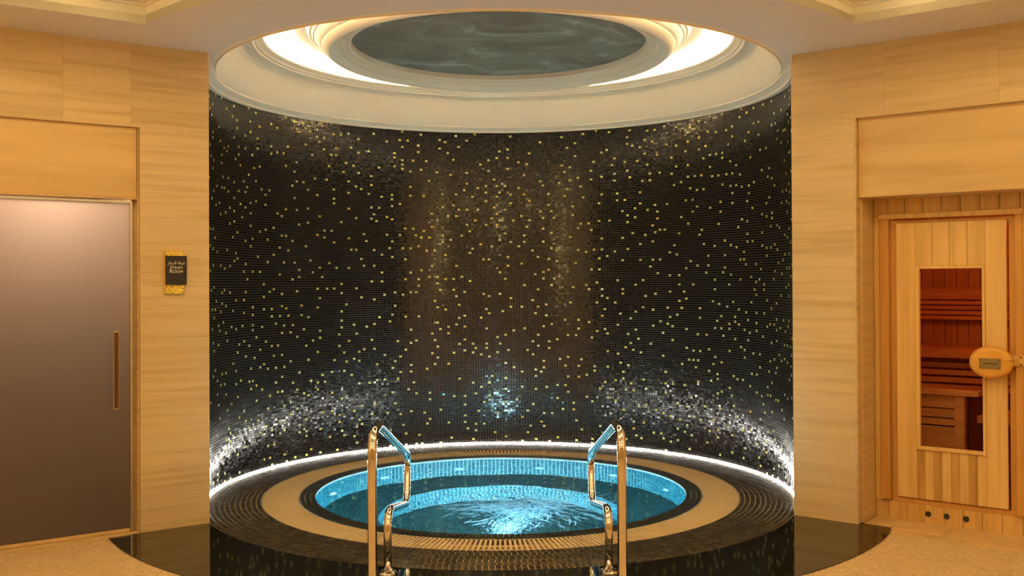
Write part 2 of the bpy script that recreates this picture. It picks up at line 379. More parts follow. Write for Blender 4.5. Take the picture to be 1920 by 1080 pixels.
# base slab with a hole for the deck
arcf = [(RB * sin(a) , -RB * cos(a)) for a in np.linspace(-RAD(61), RAD(64), 90)]
base_outer = [(-RB * sin(RAD(61)), -RB * cos(RAD(61)))]
fl_poly = arcf + [tuple(W(1, .66, .62, 0).xy), tuple(W(1, R_END, .62, 0).xy), (pR.x + .1, BACK - .1), (pL.x - .1, BACK - .1), tuple(W(-1, L_END, .12, 0).xy), tuple(W(-1, .66, .12, 0).xy)]
floor = flat('floor', fl_poly, [], -.06, -.004, m_cream_grout)
tag(floor, 'cream mosaic floor of the room in front of the pool', kind='structure')
# cream mosaic pieces where the photograph shows them
TP = .0245
xs = np.arange(-4.0, 4.2, TP); ys = np.arange(-4.2, -1.0, TP * .8)
X, Y = np.meshgrid(xs, ys, indexing='ij'); X = X + (np.arange(len(ys))[None, :] % 2) * TP / 2
X = X.ravel(); Y = Y.ravel(); rr = np.hypot(X, Y)
def wall_n(side, X, Y):
    C, D, N = FR[side]; return -((X - C.x) * N.x + (Y - C.y) * N.y), (X - C.x) * D.x + (Y - C.y) * D.y
nl, ul = wall_n(-1, X, Y); nr_, ur = wall_n(1, X, Y)
ok = (rr > RB + .016) & (nl < -.075) & (nr_ < -.085) & (np.abs(X) < 3.9)
X, Y = X[ok], Y[ok]; N_ = len(X); one = np.ones(N_)
me = tile_mesh('mosaic_pieces', np.stack([X, Y, -.004 * one], 1), np.tile([1., 0, 0], (N_, 1)), np.tile([0, 1., 0], (N_, 1)), np.tile([0, 0, 1.], (N_, 1)), TP / 2 - .001, TP * .4 - .001, .0045, .0018)
tag(link('mosaic_pieces', me, m_cream_tile, floor), kind='stuff')
# thresholds in front of both doors and stone margin strips
def strip(side, name, u0, u1, n0, n1, parent, mat):
    return wobj(name, side, [(u0, u1, n0, n1, -.03, .0015)], mat, parent, bevel=.001)
for u0, u1 in ((.665, 1.05), (1.05, 1.42), (1.42, 2.4)): strip(-1, 'threshold_slab', u0 + .001, u1 - .001, -.073, -.001, floor, m_thresh)
strip(-1, 'threshold_slab', LU0 + .001, LU1, 0, .075, floor, m_thresh)
for u0, u1 in ((RU0 + .024, .95), (.95, 1.4), (1.4, RU1)): strip(1, 'threshold_slab', u0 + .001, u1 - .001, .062 if u0 < .5 else .0, .335, floor, m_cream_grout if False else m_thresh)
for u0, u1 in ((.66, 1.1), (1.1, 1.6), (1.6, 2.4)): strip(1, 'threshold_slab', u0, u1 - .001, -.083, -.001, floor, m_thresh)
strip(1, 'threshold_slab', .64, .948, 0, .061, floor, m_thresh)

# black granite ring: radial slabs
gran = flat('floor_granite', arcf + [tuple(W(1, RU0, .06, 0).xy), tuple(W(1, 0, .06, 0).xy), ] + [((R + .0) * sin(a), -(R + .0) * cos(a)) for a in np.linspace(tR, -tL, 80)] + [tuple(W(-1, 0, .03, 0).xy), tuple(W(-1, .6, .03, 0).xy)], [], -.05, -.003, m_granite)
tag(gran, 'polished black granite ring on the floor around the mosaic deck', kind='structure')
def clip_out(side, a, r):        # radius where the ray at azimuth a meets the wall line
    C, D, N = FR[side]; d = Vector((sin(a), -cos(a), 0)); den = d.dot(N)
    return (C.dot(N)) / den if abs(den) > 1e-6 and (C.dot(N)) / den > 0 else 99
edges = [RAD(x) for x in (-61.3, -43.3, -26.2, -9.3, 9.3, 27.2, 44.2, 64.5)]
for a0, a1 in zip(edges, edges[1:]):
    n = 20; inner = []; outer = []
    for i in range(n + 1):
        a = a0 + (a1 - a0) * i / n
        a_ = a + (.0006 if i == 0 else -.0006 if i == n else 0)
        ro = RB
        for s in (-1, 1):
            if a_ * s > 0: 
                c = clip_out(s, a_, 0)
                # inside the recess of the sauna the slab runs a little further
                ro = min(ro, c if True else ro)
        if ro < R + .002: ro = R + .002
        inner.append(((R + .001) * sin(a_), -(R + .001) * cos(a_))); outer.append((ro * sin(a_), -ro * cos(a_)))
    flat('granite_slab', inner + outer[::-1], [], -.0032, .0005, m_granite, gran)

# mosaic deck
deck = flat('floor_deck', circle(R + .004), [circle(RGO - .002)], -.05, -.001, m_grout_deck)
tag(deck, 'round deck of brown black mosaic around the pool grate', kind='structure')
TR = .0366; nring = 11; rw = (R - RGO) / nring
C_, A_, B_, Nf, HA = [], [], [], [], []
near = []
for k in range(nring):
    r = RGO + (k + .5) * rw; m = int(2 * pi * r / TR); off = rnd.random()
    for i in range(m):
        a = 2 * pi * (i + off) / m; w = pi * r / m * (1 - .0)
        near.append((r * cos(a), (r, a, w)))
near.sort(key=lambda q: q[0])
front_tiles, rest = near[:220], near[220:]
def deck_tile_arrays(lst):
    r = np.array([q[1][0] for q in lst]); a = np.array([q[1][1] for q in lst]); w = np.array([q[1][2] for q in lst])
    c = np.stack([r * np.sin(a), r * np.cos(a), -.0012 + 0 * a], 1); A = np.stack([np.cos(a), -np.sin(a), 0 * a], 1); B = np.stack([-np.sin(a), -np.cos(a), 0 * a], 1)
    return c, A, B, np.tile([0, 0, 1.], (len(a), 1)), w - .0022
c, A, B, Nz, w = deck_tile_arrays(rest)
up_ = nrg.normal(0, .00022, (len(c), 4))[..., None] * np.array([0, 0, 1.])
tag(link('deck_mosaic_tiles', tile_mesh('deck_mosaic_tiles', c, A, B, Nz, w, rw / 2 - .0022, .0035, .0012, up_), m_deck_tile, deck), kind='stuff')
dm = [tile_mesh('deck_tile', np.array([[0, 0, 0.]]), np.array([[1., 0, 0]]), np.array([[0, 1., 0]]), np.array([[0, 0, 1.]]), TR / 2 - .0024, rw / 2 - .0024, .0035, .0012) for _ in range(3)]
dmat = [plain('deck_tile_%s' % n, col, .3, var=.2, scale=30) for n, col in (('dark', (.032, .023, .013)), ('brown', (.058, .043, .024)), ('tan', (.095, .072, .040)))]
for me, mt in zip(dm, dmat): me.materials.append(mt)
for _, (r, a, w) in front_tiles:
    o = bpy.data.objects.new('deck_tile', rnd.choice(dm)); COL.objects.link(o); o.parent = deck
    o.location = (r * sin(a), r * cos(a), -.0012); o.rotation_euler = (rnd.gauss(0, .006), rnd.gauss(0, .006), pi - a + pi)

# --- ceiling: soffit plate with the round drum opening and the coffer opening
cfL = Vector((-2.04, -1.79, 0)); cfR = Vector((2.123, -1.78, 0)); dLv, dRv = FR[-1][1], FR[1][1]
qL, qR = cfL + dLv * 1.55, cfR + dRv * 1.5
aLc, aRc = math.atan2(cfL.x, -cfL.y), math.atan2(cfR.x, -cfR.y)
arcc = [(2.745 * sin(a), -2.745 * cos(a)) for a in np.linspace(aLc, aRc, 70)]
coffer = arcc + [(qR.x, qR.y), (qR.x, BACK + .7), (qL.x, BACK + .7), (qL.x, qL.y)]
out = [(-2.35, 2.5), (2.35, 2.5), tuple(W(1, .0, .33, 0).xy), tuple(W(1, R_END, .33, 0).xy), (pR.x + .15, BACK - .15), (pL.x - .15, BACK - .15), tuple(W(-1, L_END, .33, 0).xy), tuple(W(-1, 0, .33, 0).xy)]
DR = 2.135
ceil = flat('ceiling', out, [circle(DR), coffer], HS, HS + .05, m_plaster)
tag(ceil, 'cream ceiling soffit with round and coffered openings', kind='structure')
def offset_poly(P, d):
    n = len(P); res = []
    A2 = sum(P[i][0] * P[(i + 1) % n][1] - P[(i + 1) % n][0] * P[i][1] for i in range(n)); s = 1 if A2 > 0 else -1
    for i in range(n):
        p0, p1, p2 = Vector(P[i - 1]), Vector(P[i]), Vector(P[(i + 1) % n])
        e1 = (p1 - p0).normalized(); e2 = (p2 - p1).normalized(); n1 = Vector((-e1.y, e1.x)) * s; n2 = Vector((-e2.y, e2.x)) * s
        m = (n1 + n2); m = m / max(.2, m.dot(n1)); res.append(tuple(p1 + m * d))
    return res
def loft(name, loops, mat, parent, capz=True):
    bm = bmesh.new(); rs = [[bm.verts.new((x, y, z)) for x, y in P] for P, z in loops]
    for a, b in zip(rs, rs[1:]):
        n = len(a)
        for i in range(n): bm.faces.new((a[i], a[(i + 1) % n], b[(i + 1) % n], b[i]))
    o = bm_link(name, bm, mat, parent); return o
zc = HS + .098
loft('coffer_face', [(coffer, HS), (offset_poly(coffer, -.0), zc), (offset_poly(coffer, .012), zc + .002), (offset_poly(coffer, .016), zc + .014), (offset_poly(coffer, .034), zc + .018), (offset_poly(coffer, .036), zc + .03), (offset_poly(coffer, .05), zc + .032)], m_plaster, ceil)
tray = offset_poly(coffer, .48)
flat('coffer_panel', offset_poly(coffer, .04), [tray], zc + .030, zc + .05, m_plaster, ceil)
st = loft('coffer_light_strip', [(offset_poly(coffer, .455), zc + .029), (offset_poly(coffer, .455), zc + .012), (offset_poly(coffer, .470), zc + .012), (offset_poly(coffer, .470), zc + .029)], m_strip, None)
tag(st, 'warm light strip round the inside of the ceiling coffer', 'strip light')
loft('tray_face', [(tray, zc + .03), (tray, 3.56)], m_plaster, ceil)
flat('tray_panel', offset_poly(coffer, .47), [], 3.56, 3.58, m_plaster, ceil)

# --- drum over the alcove: cornice, cove, ring, mural
lathe('cornice_bead', [(R + .012, 3.046), (2.150, 3.046), (2.146, 3.058), (2.098, 3.083), (2.094, 3.086), (2.093, 3.094), (2.10, 3.12), (R + .012, 3.12), (R + .012, 3.046)], m_cornice, ceil, a0=phiL - .01, a1=phiR + .01, seg=160, cap=True)
bd = bpy.data.objects['cornice_bead']
for v in bd.data.vertices:          # the bead dies out towards the two corners
    a_ = abs(math.atan2(v.co.x, v.co.y)); e_ = (abs(phiL) if v.co.x < 0 else phiR)
    k_ = min(1, max(0, (a_ - e_ + .35) / .35)) ** 2; r_ = math.hypot(v.co.x, v.co.y); q_ = (r_ + (R + .004 - r_) * k_ * (r_ < R)) / r_
    v.co.x *= q_; v.co.y *= q_
prof = [(DR, HS), (2.094, 3.106)]
for i in range(13):     # long shallow cove band
    s = i / 12; prof.append((2.090 - .165 * s, 3.098 + .212 * s ** 1.12))
prof += [(1.917, 3.312), (1.914, 3.320), (1.905, 3.322), (1.868, 3.334), (1.862, 3.345), (1.855, 3.347)]
for i in range(7):      # raised bead
    a = pi * i / 6; prof.append((1.843 + .013 * cos(a), 3.345 - .010 * sin(a)))
prof += [(1.826, 3.350), (1.812, 3.353), (1.800, 3.366), (1.775, 3.376), (1.765, 3.381), (1.760, 3.388), (1.780, 3.394), (2.02, 3.396), (2.02, 3.66), (1.5, 3.70)]
corn = lathe('cornice', prof, m_cornice, ceil, seg=200)
lathe('cove_ceiling', [(2.04, 3.66), (1.0, 3.70)], m_cornice, ceil, seg=120)
SYR = 1.06
ring = [(1.0, 3.42), (1.118, 3.42), (1.120, 3.372), (1.124, 3.366)]
ring += [(1.130, 3.358), (1.138, 3.356), (1.145, 3.360), (1.150, 3.372), (1.158, 3.374), (1.163, 3.362), (1.168, 3.346), (1.177, 3.338), (1.187, 3.342), (1.193, 3.354), (1.202, 3.358), (1.209, 3.350), (1.214, 3.334),
         (1.262, 3.308), (1.268, 3.304), (1.271, 3.298), (1.278, 3.295), (1.286, 3.297), (1.330, 3.332)]
for i in range(6):
    s = i / 5; ring.append((1.336 + .056 * s, 3.348 + .056 * s ** 1.6))
ring += [(1.398, 3.402), (1.404, 3.405), (1.406, 3.414), (1.412, 3.424), (1.426, 3.424), (1.434, 3.430), (1.440, 3.440), (1.446, 3.450), (1.452, 3.462), (1.470, 3.462), (1.530, 3.458), (1.540, 3.462), (1.543, 3.474), (1.538, 3.69), (1.0, 3.69)]
ro = lathe('ceiling_medallion', ring, m_cornice, seg=200, sy=SYR)
tag(ro, 'round stepped plaster ring around the dark painted ceiling disc above the pool', 'ceiling rose')
bm = bmesh.new(); bmesh.ops.create_circle(bm, cap_ends=True, segments=120, radius=1.12)
for v in bm.verts: v.co.y *= SYR; v.co.z = 3.408
mur = bm_link('mural_disc', bm, m_mural, ro); tag(mur, 'dark grey green cloudy painted disc')
cove = lathe('cove_light_strip', [(1.86, 3.397), (1.84, 3.397), (1.84, 3.409), (1.86, 3.409), (1.86, 3.397)], m_cove, seg=120, smooth=False)
tag(cove, 'warm hidden light strip glowing in the round ceiling cove', 'strip light')

# --- LED strip at the foot of the mosaic wall
led = lathe('wall_light_strip', [(R - .001, .002), (R - .009, .002), (R - .010, .008), (R - .006, .011), (R - .001, .011), (R - .001, .002)], m_led, a0=phiL + .07, a1=phiR - .07, seg=200, smooth=False)
tag(led, 'white glowing light strip along the foot of the black mosaic wall', 'strip light')

# ================================================================== HOT TUB
tub = empty('hot_tub', (0, 0, 0)); tag(tub, 'sunken round hot tub tiled in blue mosaic inside the cream grate', 'hot tub')
RBn, ZB, ZF = .92, -.69, -1.15
lathe('basin', [(RGI - .003, -.05), (RGI - .003, -.003), (RP + .006, -.003), (RP + .006, ZB - .004)], m_grout_pool, tub, seg=160, smooth=False)
lathe('bench', [(RP + .006, ZB - .004), (RBn + .006, ZB - .004)], m_grout_shaded, tub, seg=160, smooth=False)
lathe('step_riser', [(RBn + .006, ZB - .004), (RBn + .006, ZF - .004)], m_grout_pool, tub, seg=160, smooth=False)
lathe('basin_floor', [(RBn + .006, ZF - .004), (0.001, ZF - .004)], m_grout_shaded, tub, seg=160, smooth=False)
def ring_tiles(name, rows, mat, stagger_cols=False):
    pass
def wall_tiles(name, r, ztop, zbot, mat):      # vertical inner wall, columns with staggered rows
    m = int(2 * pi * r / TR); Cc, Aa, Nn_, Hb = [], [], [], []
    hgt = .047
    for i in range(m):
        a = 2 * pi * i / m; z = ztop - (rnd.random() * hgt if i % 2 else rnd.random() * hgt * .4)
        segs = [(ztop, z)] if ztop - z > .008 else []
        while z > zbot + .008:
            z2 = max(z - hgt, zbot); segs.append((z, z2)); z = z2
        for (p, q) in segs:
            Cc.append((r * sin(a), r * cos(a), (p + q) / 2)); Aa.append((cos(a), -sin(a), 0)); Nn_.append((-sin(a), -cos(a), 0)); Hb.append((p - q) / 2 - .0022)
    Cc = np.array(Cc); me = tile_mesh(name, Cc, np.array(Aa), np.tile([0, 0, -1.], (len(Cc), 1)), np.array(Nn_), pi * r / m - .0031, np.array(Hb) - .0008, .004, .001)
    return tag(link(name, me, mat, tub), kind='stuff')
def flat_tiles(name, r0, r1, z, mat, split=None):
    k = max(1, round((r1 - r0) / TR)); rw_ = (r1 - r0) / k; lst = []
    for q in range(k):
        r = r0 + (q + .5) * rw_; m = max(6, int(2 * pi * r / TR))
        off = rnd.random()
        for i in range(m):
            a = 2 * pi * (i + off) / m; lst.append((r, a, pi * r / m - .0018))
    r = np.array([q[0] for q in lst]); a = np.array([q[1] for q in lst]); w = np.array([q[2] for q in lst])
    c = np.stack([r * np.sin(a), r * np.cos(a), z + 0 * a], 1)
    me = tile_mesh(name, c, np.stack([np.cos(a), -np.sin(a), 0 * a], 1), np.stack([-np.sin(a), -np.cos(a), 0 * a], 1), np.tile([0, 0, 1.], (len(a), 1)), w, rw_ / 2 - .0018, .003, .001)
    return tag(link(name, me, mat, tub), kind='stuff')
wall_tiles('wall_mosaic_tiles', RP + .005, -.03, ZB, m_pool_tile)
wall_tiles('step_mosaic_tiles', RBn + .005, ZB - .004, ZF, m_pool_tile)
flat_tiles('bench_mosaic_tiles', RBn + .004, RP + .002, ZB - .003, m_pool_shaded)
flat_tiles('floor_mosaic_tiles', .05, RBn, ZF - .003, m_pool_shaded)
# coping: dark tiles round the rim, each one a part
kc = 3; rwc = (RGI - .006 - RP) / kc
cop_me = None; allc = []
for q in range(kc):
    r = RP + (q + .5) * rwc; m = int(2 * pi * r / TR)
    for i in range(m): allc.append((-(r * cos(2 * pi * (i + .5 * (q % 2)) / m)), r, 2 * pi * (i + .5 * (q % 2)) / m, m))
allc.sort(reverse=True, key=lambda z: z[0])
ctm = [tile_mesh('coping_tile', np.array([[0, 0, 0.]]), np.array([[1., 0, 0]]), np.array([[0, 1., 0]]), np.array([[0, 0, 1.]]), TR / 2 - .0012, rwc / 2 - .0012, .004, .001) for _ in range(2)]
for me, mt in zip(ctm, (plain('coping_tile_black', (.012, .014, .013), .4, var=.2, scale=30), plain('coping_tile_slate', (.03, .034, .03), .4, var=.2, scale=30))): me.materials.append(mt)
for _, r, a, m in allc[:120]:
    o = bpy.data.objects.new('coping_tile', rnd.choice(ctm)); COL.objects.link(o); o.parent = tub; o.location = (r * sin(a), r * cos(a), -.003); o.rotation_euler = (0, 0, -a)
lst = allc[120:]; r = np.array([q[1] for q in lst]); a = np.array([q[2] for q in lst]); m = np.array([q[3] for q in lst])
me = tile_mesh('coping_mosaic_tiles', np.stack([r * np.sin(a), r * np.cos(a), -.003 + 0 * a], 1), np.stack([np.cos(a), -np.sin(a), 0 * a], 1), np.stack([-np.sin(a), -np.cos(a), 0 * a], 1), np.tile([0, 0, 1.], (len(a), 1)), pi * r / m - .0012, rwc / 2 - .0012, .004, .001)
tag(link('coping_mosaic_tiles', me, m_coping, tub), kind='stuff')
# massage jets in the far wall, six in view
def local_tube(name, rad, y0, y1, mat, parent, seg=20):
    bm = bmesh.new(); tube(bm, [(0, y0, 0), (0, y1, 0)], rad, seg); return bm
jet_meshes = []
bm = bmesh.new(); tube(bm, [(0, 0, 0), (0, -.010, 0), (0, -.016, 0)], [.046, .046, .036], 24); bmesh.ops.recalc_face_normals(bm, faces=bm.faces); fl_me = bpy.data.meshes.new('flange'); bm.to_mesh(fl_me); bm.free(); fl_me.materials.append(m_nozzle)
bm = bmesh.new(); tube(bm, [(0, -.014, 0), (0, -.034, .0), (0, -.034, 0), (0, -.02, 0)], [.022, .019, .012, .010], 20, cap=False); bmesh.ops.recalc_face_normals(bm, faces=bm.faces); nz_me = bpy.data.meshes.new('nozzle'); bm.to_mesh(nz_me); bm.free(); nz_me.materials.append(m_nozzle)
for az in (-75.5, -46, -16, 14, 44, 73):
    a = RAD(az); fo = bpy.data.objects.new('jet_flange', fl_me); COL.objects.link(fo); fo.parent = tub
    fo.location = ((RP + .001) * sin(a), (RP + .001) * cos(a), -.41); fo.rotation_euler = (0, 0, -a)
    no = bpy.data.objects.new('jet_nozzle', nz_me); COL.objects.link(no); no.parent = fo
# underwater lamps in the near wall
for az, rad in ((180, .17), (139, .055), (-139, .055)):
    a = RAD(az); r0 = RP - .004
    bm = bmesh.new(); tube(bm, [(0, .004, 0), (0, -.014, 0), (0, -.020, 0)], [rad + .028, rad + .028, rad + .012], 28); fo = bm_link('lamp_ring', bm, m_chrome, tub, keep=False)
    fo.location = (r0 * sin(a), r0 * cos(a), -.44); fo.rotation_euler = (0, 0, -a)
    bm = bmesh.new(); tube(bm, [(0, -.016, 0), (0, -.026, 0)], rad, 28); bm_link('lamp_lens', bm, m_uw if az == 180 else m_uw2, fo, keep=False)

# water
bm = bmesh.new(); nr, na = 44, 160; rings = []
bxp, byp = .20, -.50
def wh(x, y):
    d = math.hypot(x - bxp, (y - byp)); a = math.atan2(y - byp, x - bxp)
    return .012 * math.exp(-(d / .12) ** 2) + .0020 * math.exp(-d / .35) * sin(d * 30 + 1.2 * sin(a * 7)) + .0010 * sin(x * 9 + y * 5) * sin(y * 7 - x * 4)
cv = bm.verts.new((0, 0, WATER + wh(0, 0)))
for i in range(1, nr + 1):
    r = (RP + .001) * i / nr; e = 1 - (i / nr) ** 10
    rings.append([bm.verts.new((r * sin(2 * pi * k / na), r * cos(2 * pi * k / na), WATER + wh(r * sin(2 * pi * k / na), r * cos(2 * pi * k / na)) * e)) for k in range(na)])
for k in range(na): bm.faces.new((cv, rings[0][(k + 1) % na], rings[0][k]))
for A3, B3 in zip(rings, rings[1:]):
    for k in range(na): bm.faces.new((A3[k], A3[(k + 1) % na], B3[(k + 1) % na], B3[k]))
for f in bm.faces: 
    f.normal_update()
    if f.normal.z < 0: f.normal_flip()
me = bpy.data.meshes.new('pool_water'); bm.to_mesh(me); bm.free(); me.shade_smooth()
wat = link('pool_water', me, m_water); tag(wat, 'clear rippling lit water filling the round hot tub', 'water', kind='stuff')
# foam streaks bursting from the upwelling and rising bubbles that stand in for the lamp beam
bm = bmesh.new(); fr_ = random.Random(3)
for i in range(480):
    a = fr_.uniform(0, 2 * pi); s0 = .02 + .60 * fr_.random() ** 1.5; ln = fr_.uniform(.05, .28) * (1 - s0 * .7); wdt = fr_.uniform(.0018, .0058)
    bend = fr_.uniform(-1.1, 1.1); pts = []
    for k in range(6):
        d = s0 + ln * k / 5; aa = a + bend * (d - s0); x, y = bxp + d * cos(aa), byp + d * sin(aa)
        if math.hypot(x, y) > RP - .03: break
        pts.append((x, y, WATER + wh(x, y) + .002))
    if len(pts) < 3: continue
    rad = [wdt * sin(pi * (k + .4) / (len(pts) + .3)) + .0008 for k in range(len(pts))]
    st = len(bm.verts); bm.verts.ensure_lookup_table(); tube(bm, pts, rad, 5); bm.verts.ensure_lookup_table()
    for v in bm.verts[st:]: v.co.z = WATER + wh(v.co.x, v.co.y) + .001 + (v.co.z - WATER - wh(v.co.x, v.co.y)) * .35
fo = bm_link('foam_streaks', bm, m_foam, smooth=True); tag(fo, 'foam streaks with the blue pool light in their colour, radiating from the bubbling spot on the hot tub water', 'foam', kind='stuff')
ico = bmesh.new(); bmesh.ops.create_icosphere(ico, subdivisions=1, radius=1); iv = np.array([v.co[:] for v in ico.verts]); ifc = np.array([[v.index for v in f.verts] for f in ico.faces]); ico.free()
NB = 4200; s = nrg.random(NB); start = np.array([.02, -1.02, -.27]); end = np.array([bxp, byp, -.03])
pc = start + (end - start) * s[:, None] + nrg.normal(0, 1, (NB, 3)) * (np.array([.05, .05, .05]) + np.array([.085, .08, .02]) * s[:, None]); pc[:, 2] = np.minimum(pc[:, 2], -.028)
pr_ = nrg.uniform(.0012, .0042, NB); V = (iv[None] * pr_[:, None, None] + pc[:, None]).reshape(-1, 3); Fi = (ifc[None] + len(iv) * np.arange(NB)[:, None, None]).reshape(-1, 3)
me = bpy.data.meshes.new('beam_bubbles'); me.from_pydata(V.tolist(), [], Fi.tolist()); me.shade_smooth()
bo = link('beam_bubbles', me, m_bubble); tag(bo, 'plume of rising blue tinted bubbles standing in for the lamp beam in the hot tub', 'bubbles', kind='stuff')

# ------------------------------------------------------------------ overflow grate
gr = empty('overflow_grate', (0, 0, -.02)); tag(gr, 'round cream overflow grate of radial bars around the hot tub', 'grate')
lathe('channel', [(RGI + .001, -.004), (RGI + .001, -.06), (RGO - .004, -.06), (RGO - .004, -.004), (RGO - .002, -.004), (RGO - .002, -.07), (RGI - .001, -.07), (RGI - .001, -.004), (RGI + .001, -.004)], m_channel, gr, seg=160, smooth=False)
RM = (RGI + RGO) / 2
lathe('connector_ring', [(RM - .006, -.016), (RM - .006, -.004), (RM + .006, -.004), (RM + .006, -.016), (RM - .006, -.016)], m_grate, gr, seg=160, smooth=False)
lathe('connector_ring', [(RM + .008, -.026), (RM + .008, -.022), (RGO - .006, -.022), (RGO - .006, -.026), (RM + .008, -.026)], m_grate, gr, seg=160, smooth=False)
bm = bmesh.new(); h0, h1 = .0072, .0082
hexa(bm, [(-h0, RGI + .003, -.02), (h0, RGI + .003, -.02), (h1, RGO - .006, -.02), (-h1, RGO - .006, -.02), (-h0, RGI + .003, -.001), (h0, RGI + .003, -.001), (h1, RGO - .006, -.001), (-h1, RGO - .006, -.001)])
bmesh.ops.recalc_face_normals(bm, faces=bm.faces); gme = bpy.data.meshes.new('bar'); bm.to_mesh(gme); gme.materials.append(m_grate); bm.free()
NBAR = 330; ang = sorted([2 * pi * i / NBAR for i in range(NBAR)], key=lambda a: cos(a))   # nearest first
for a in ang[:300]:
    o = bpy.data.objects.new('grate_bar', gme); COL.objects.link(o); o.parent = gr; o.rotation_euler = (0, 0, -a); o.location = (0, 0, .02)
bm = bmesh.new()
for a in ang[300:]:
    n0 = len(bm.verts); hexa(bm, [Matrix.Rotation(-a, 4, 'Z') @ v.co for v in gme.vertices])
tag(bm_link('grate_bars', bm, m_grate, gr), kind='stuff')

# ------------------------------------------------------------------ handrails
def handrail(x, side, label):
    root = empty('pool_handrail', (x, -2.88, 0)); tag(root, label, 'handrail', None)
    pts = [(x, -2.88, .004), (x, -2.88, .855), (x, -2.62, .862), (x, -1.10, .452), (x, -1.20, .155), (x, -2.26, .352), (x, -2.24, .006)]
    P = fillet(pts[:2] + pts[2:3] + pts[3:], .12, 9)
    bm = bmesh.new(); tube(bm, P, .0225, 20); bm_link('rail_tube', bm, m_chrome, root, smooth=True)
    for y in (-2.88, -2.24):
        bm = bmesh.new(); tube(bm, [(x, y, .0006), (x, y, .006), (x, y, .014), (x, y, .020)], [.052, .052, .044, .026], 28); bm_link('flange', bm, m_chrome, root, smooth=False)
        for k in range(3):
            a = 2 * pi * k / 3 + .5; bm = bmesh.new(); tube(bm, [(x + .040 * cos(a), y + .040 * sin(a), .010), (x + .040 * cos(a), y + .040 * sin(a), .0165)], .004, 8); bm_link('screw', bm, m_steel, root)
handrail(-.605, -1, 'polished steel handrail at the left of the hot tub entry')
handrail(.592, 1, 'polished steel handrail at the right of the hot tub entry')

# ------------------------------------------------------------------ steam room door (left)
d1 = empty('door_1'); tag(d1, 'frosted glass steam room door in the left stone wall', kind='structure')
DU0, DU1 = .478, 1.375
wobj('glass_panel', -1, [(DU0 + .014, DU1 - .014, .064, .072, .026, 2.094)], m_frost, d1, bevel=.0005)
for b in ((DU0, DU0 + .012, .055, .085, 0.01, 2.11), (DU1 - .012, DU1, .055, .085, .01, 2.11), (DU0 + .012, DU1 - .012, .055, .085, 2.096, 2.11)):
    wobj('door_frame', -1, [b], m_steel, d1, bevel=.001)
wobj('door_sweep', -1, [(DU0 + .014, DU1 - .014, .062, .074, .0035, .026)], m_thresh, d1, bevel=.001)
hb = wobj('pull_handle', -1, [(.576, .598, -.002, .012, .80, 1.276)], m_bronze, d1, bevel=.003); tag(hb, 'long dark bronze pull bar')
wobj('handle_rail', -1, [(.570, .604, .012, .020, .79, 1.286)], m_steel, hb, bevel=.002)
for z in (.83, 1.245): wobj('standoff', -1, [(.580, .594, .020, .0638, z, z + .014)], m_steel, hb, bevel=.001)
wobj('jamb_panel', -1, [(LU0 + .001, LU0 + .010, .0136, .20, .0, 1.029)], m_stone, wl, bevel=.0008); wobj('jamb_panel', -1, [(LU0 + .001, LU0 + .010, .0136, .20, 1.031, 2.11)], m_stone, wl, bevel=.0008)
wobj('jamb_panel', -1, [(LU0 + .010, DU0, .090, .20, .0, 2.12)], m_stone, wl, bevel=.0008)
# steam room behind the glass
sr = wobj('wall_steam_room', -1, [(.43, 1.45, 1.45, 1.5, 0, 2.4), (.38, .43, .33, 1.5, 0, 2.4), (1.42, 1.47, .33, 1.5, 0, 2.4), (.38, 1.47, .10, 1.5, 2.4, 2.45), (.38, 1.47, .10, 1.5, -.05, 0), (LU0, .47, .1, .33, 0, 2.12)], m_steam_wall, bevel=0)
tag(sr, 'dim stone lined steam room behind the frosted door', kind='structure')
sl = wobj('added_steam_lamp', -1, [(.75, 1.15, .42, .60, 2.34, 2.395)], m_steam_lamp); tag(sl, 'unseen lamp added behind the frosted glass to brighten its top', 'lamp')  # added lamp that makes the glass fade from bright top to dark foot

# ------------------------------------------------------------------ steam room sign
sg = empty('steam_room_sign', W(-1, .222, 0, 1.66)); tag(sg, 'black and gold steam room sign on the stone beside the frosted door', 'sign')
bm = bmesh.new(); wbox(bm, -1, .170, .292, -.018, -.0008, 1.512, 1.790, .004); bm_link('gold_backing', bm, m_gold, sg)
bm = bmesh.new(); wbox(bm, -1, .156, .292, -.028, -.018, 1.573, 1.761, .002); pq = bm_link('black_plaque', bm, m_sign, sg)
def wall_text(s, u, z, size, mat, parent, name, squash=1.0, n=-.0285):
    cu = bpy.data.curves.new(name, 'FONT'); cu.body = s; cu.size = size; cu.align_x = 'CENTER'; cu.extrude = .0006
    o = bpy.data.objects.new(name, cu); COL.objects.link(o); dg = bpy.context.evaluated_depsgraph_get()
    me = bpy.data.meshes.new_from_object(o.evaluated_get(dg)); bpy.data.objects.remove(o)
    C, D, N = FR[-1]; xax = -D; yax = Vector((0, 0, 1)); Mx = Matrix((xax * squash, yax, N)).transposed().to_4x4(); Mx.translation = W(-1, u, n, z)
    me.transform(Mx); me.name = name
    return link(name, me, mat, parent)
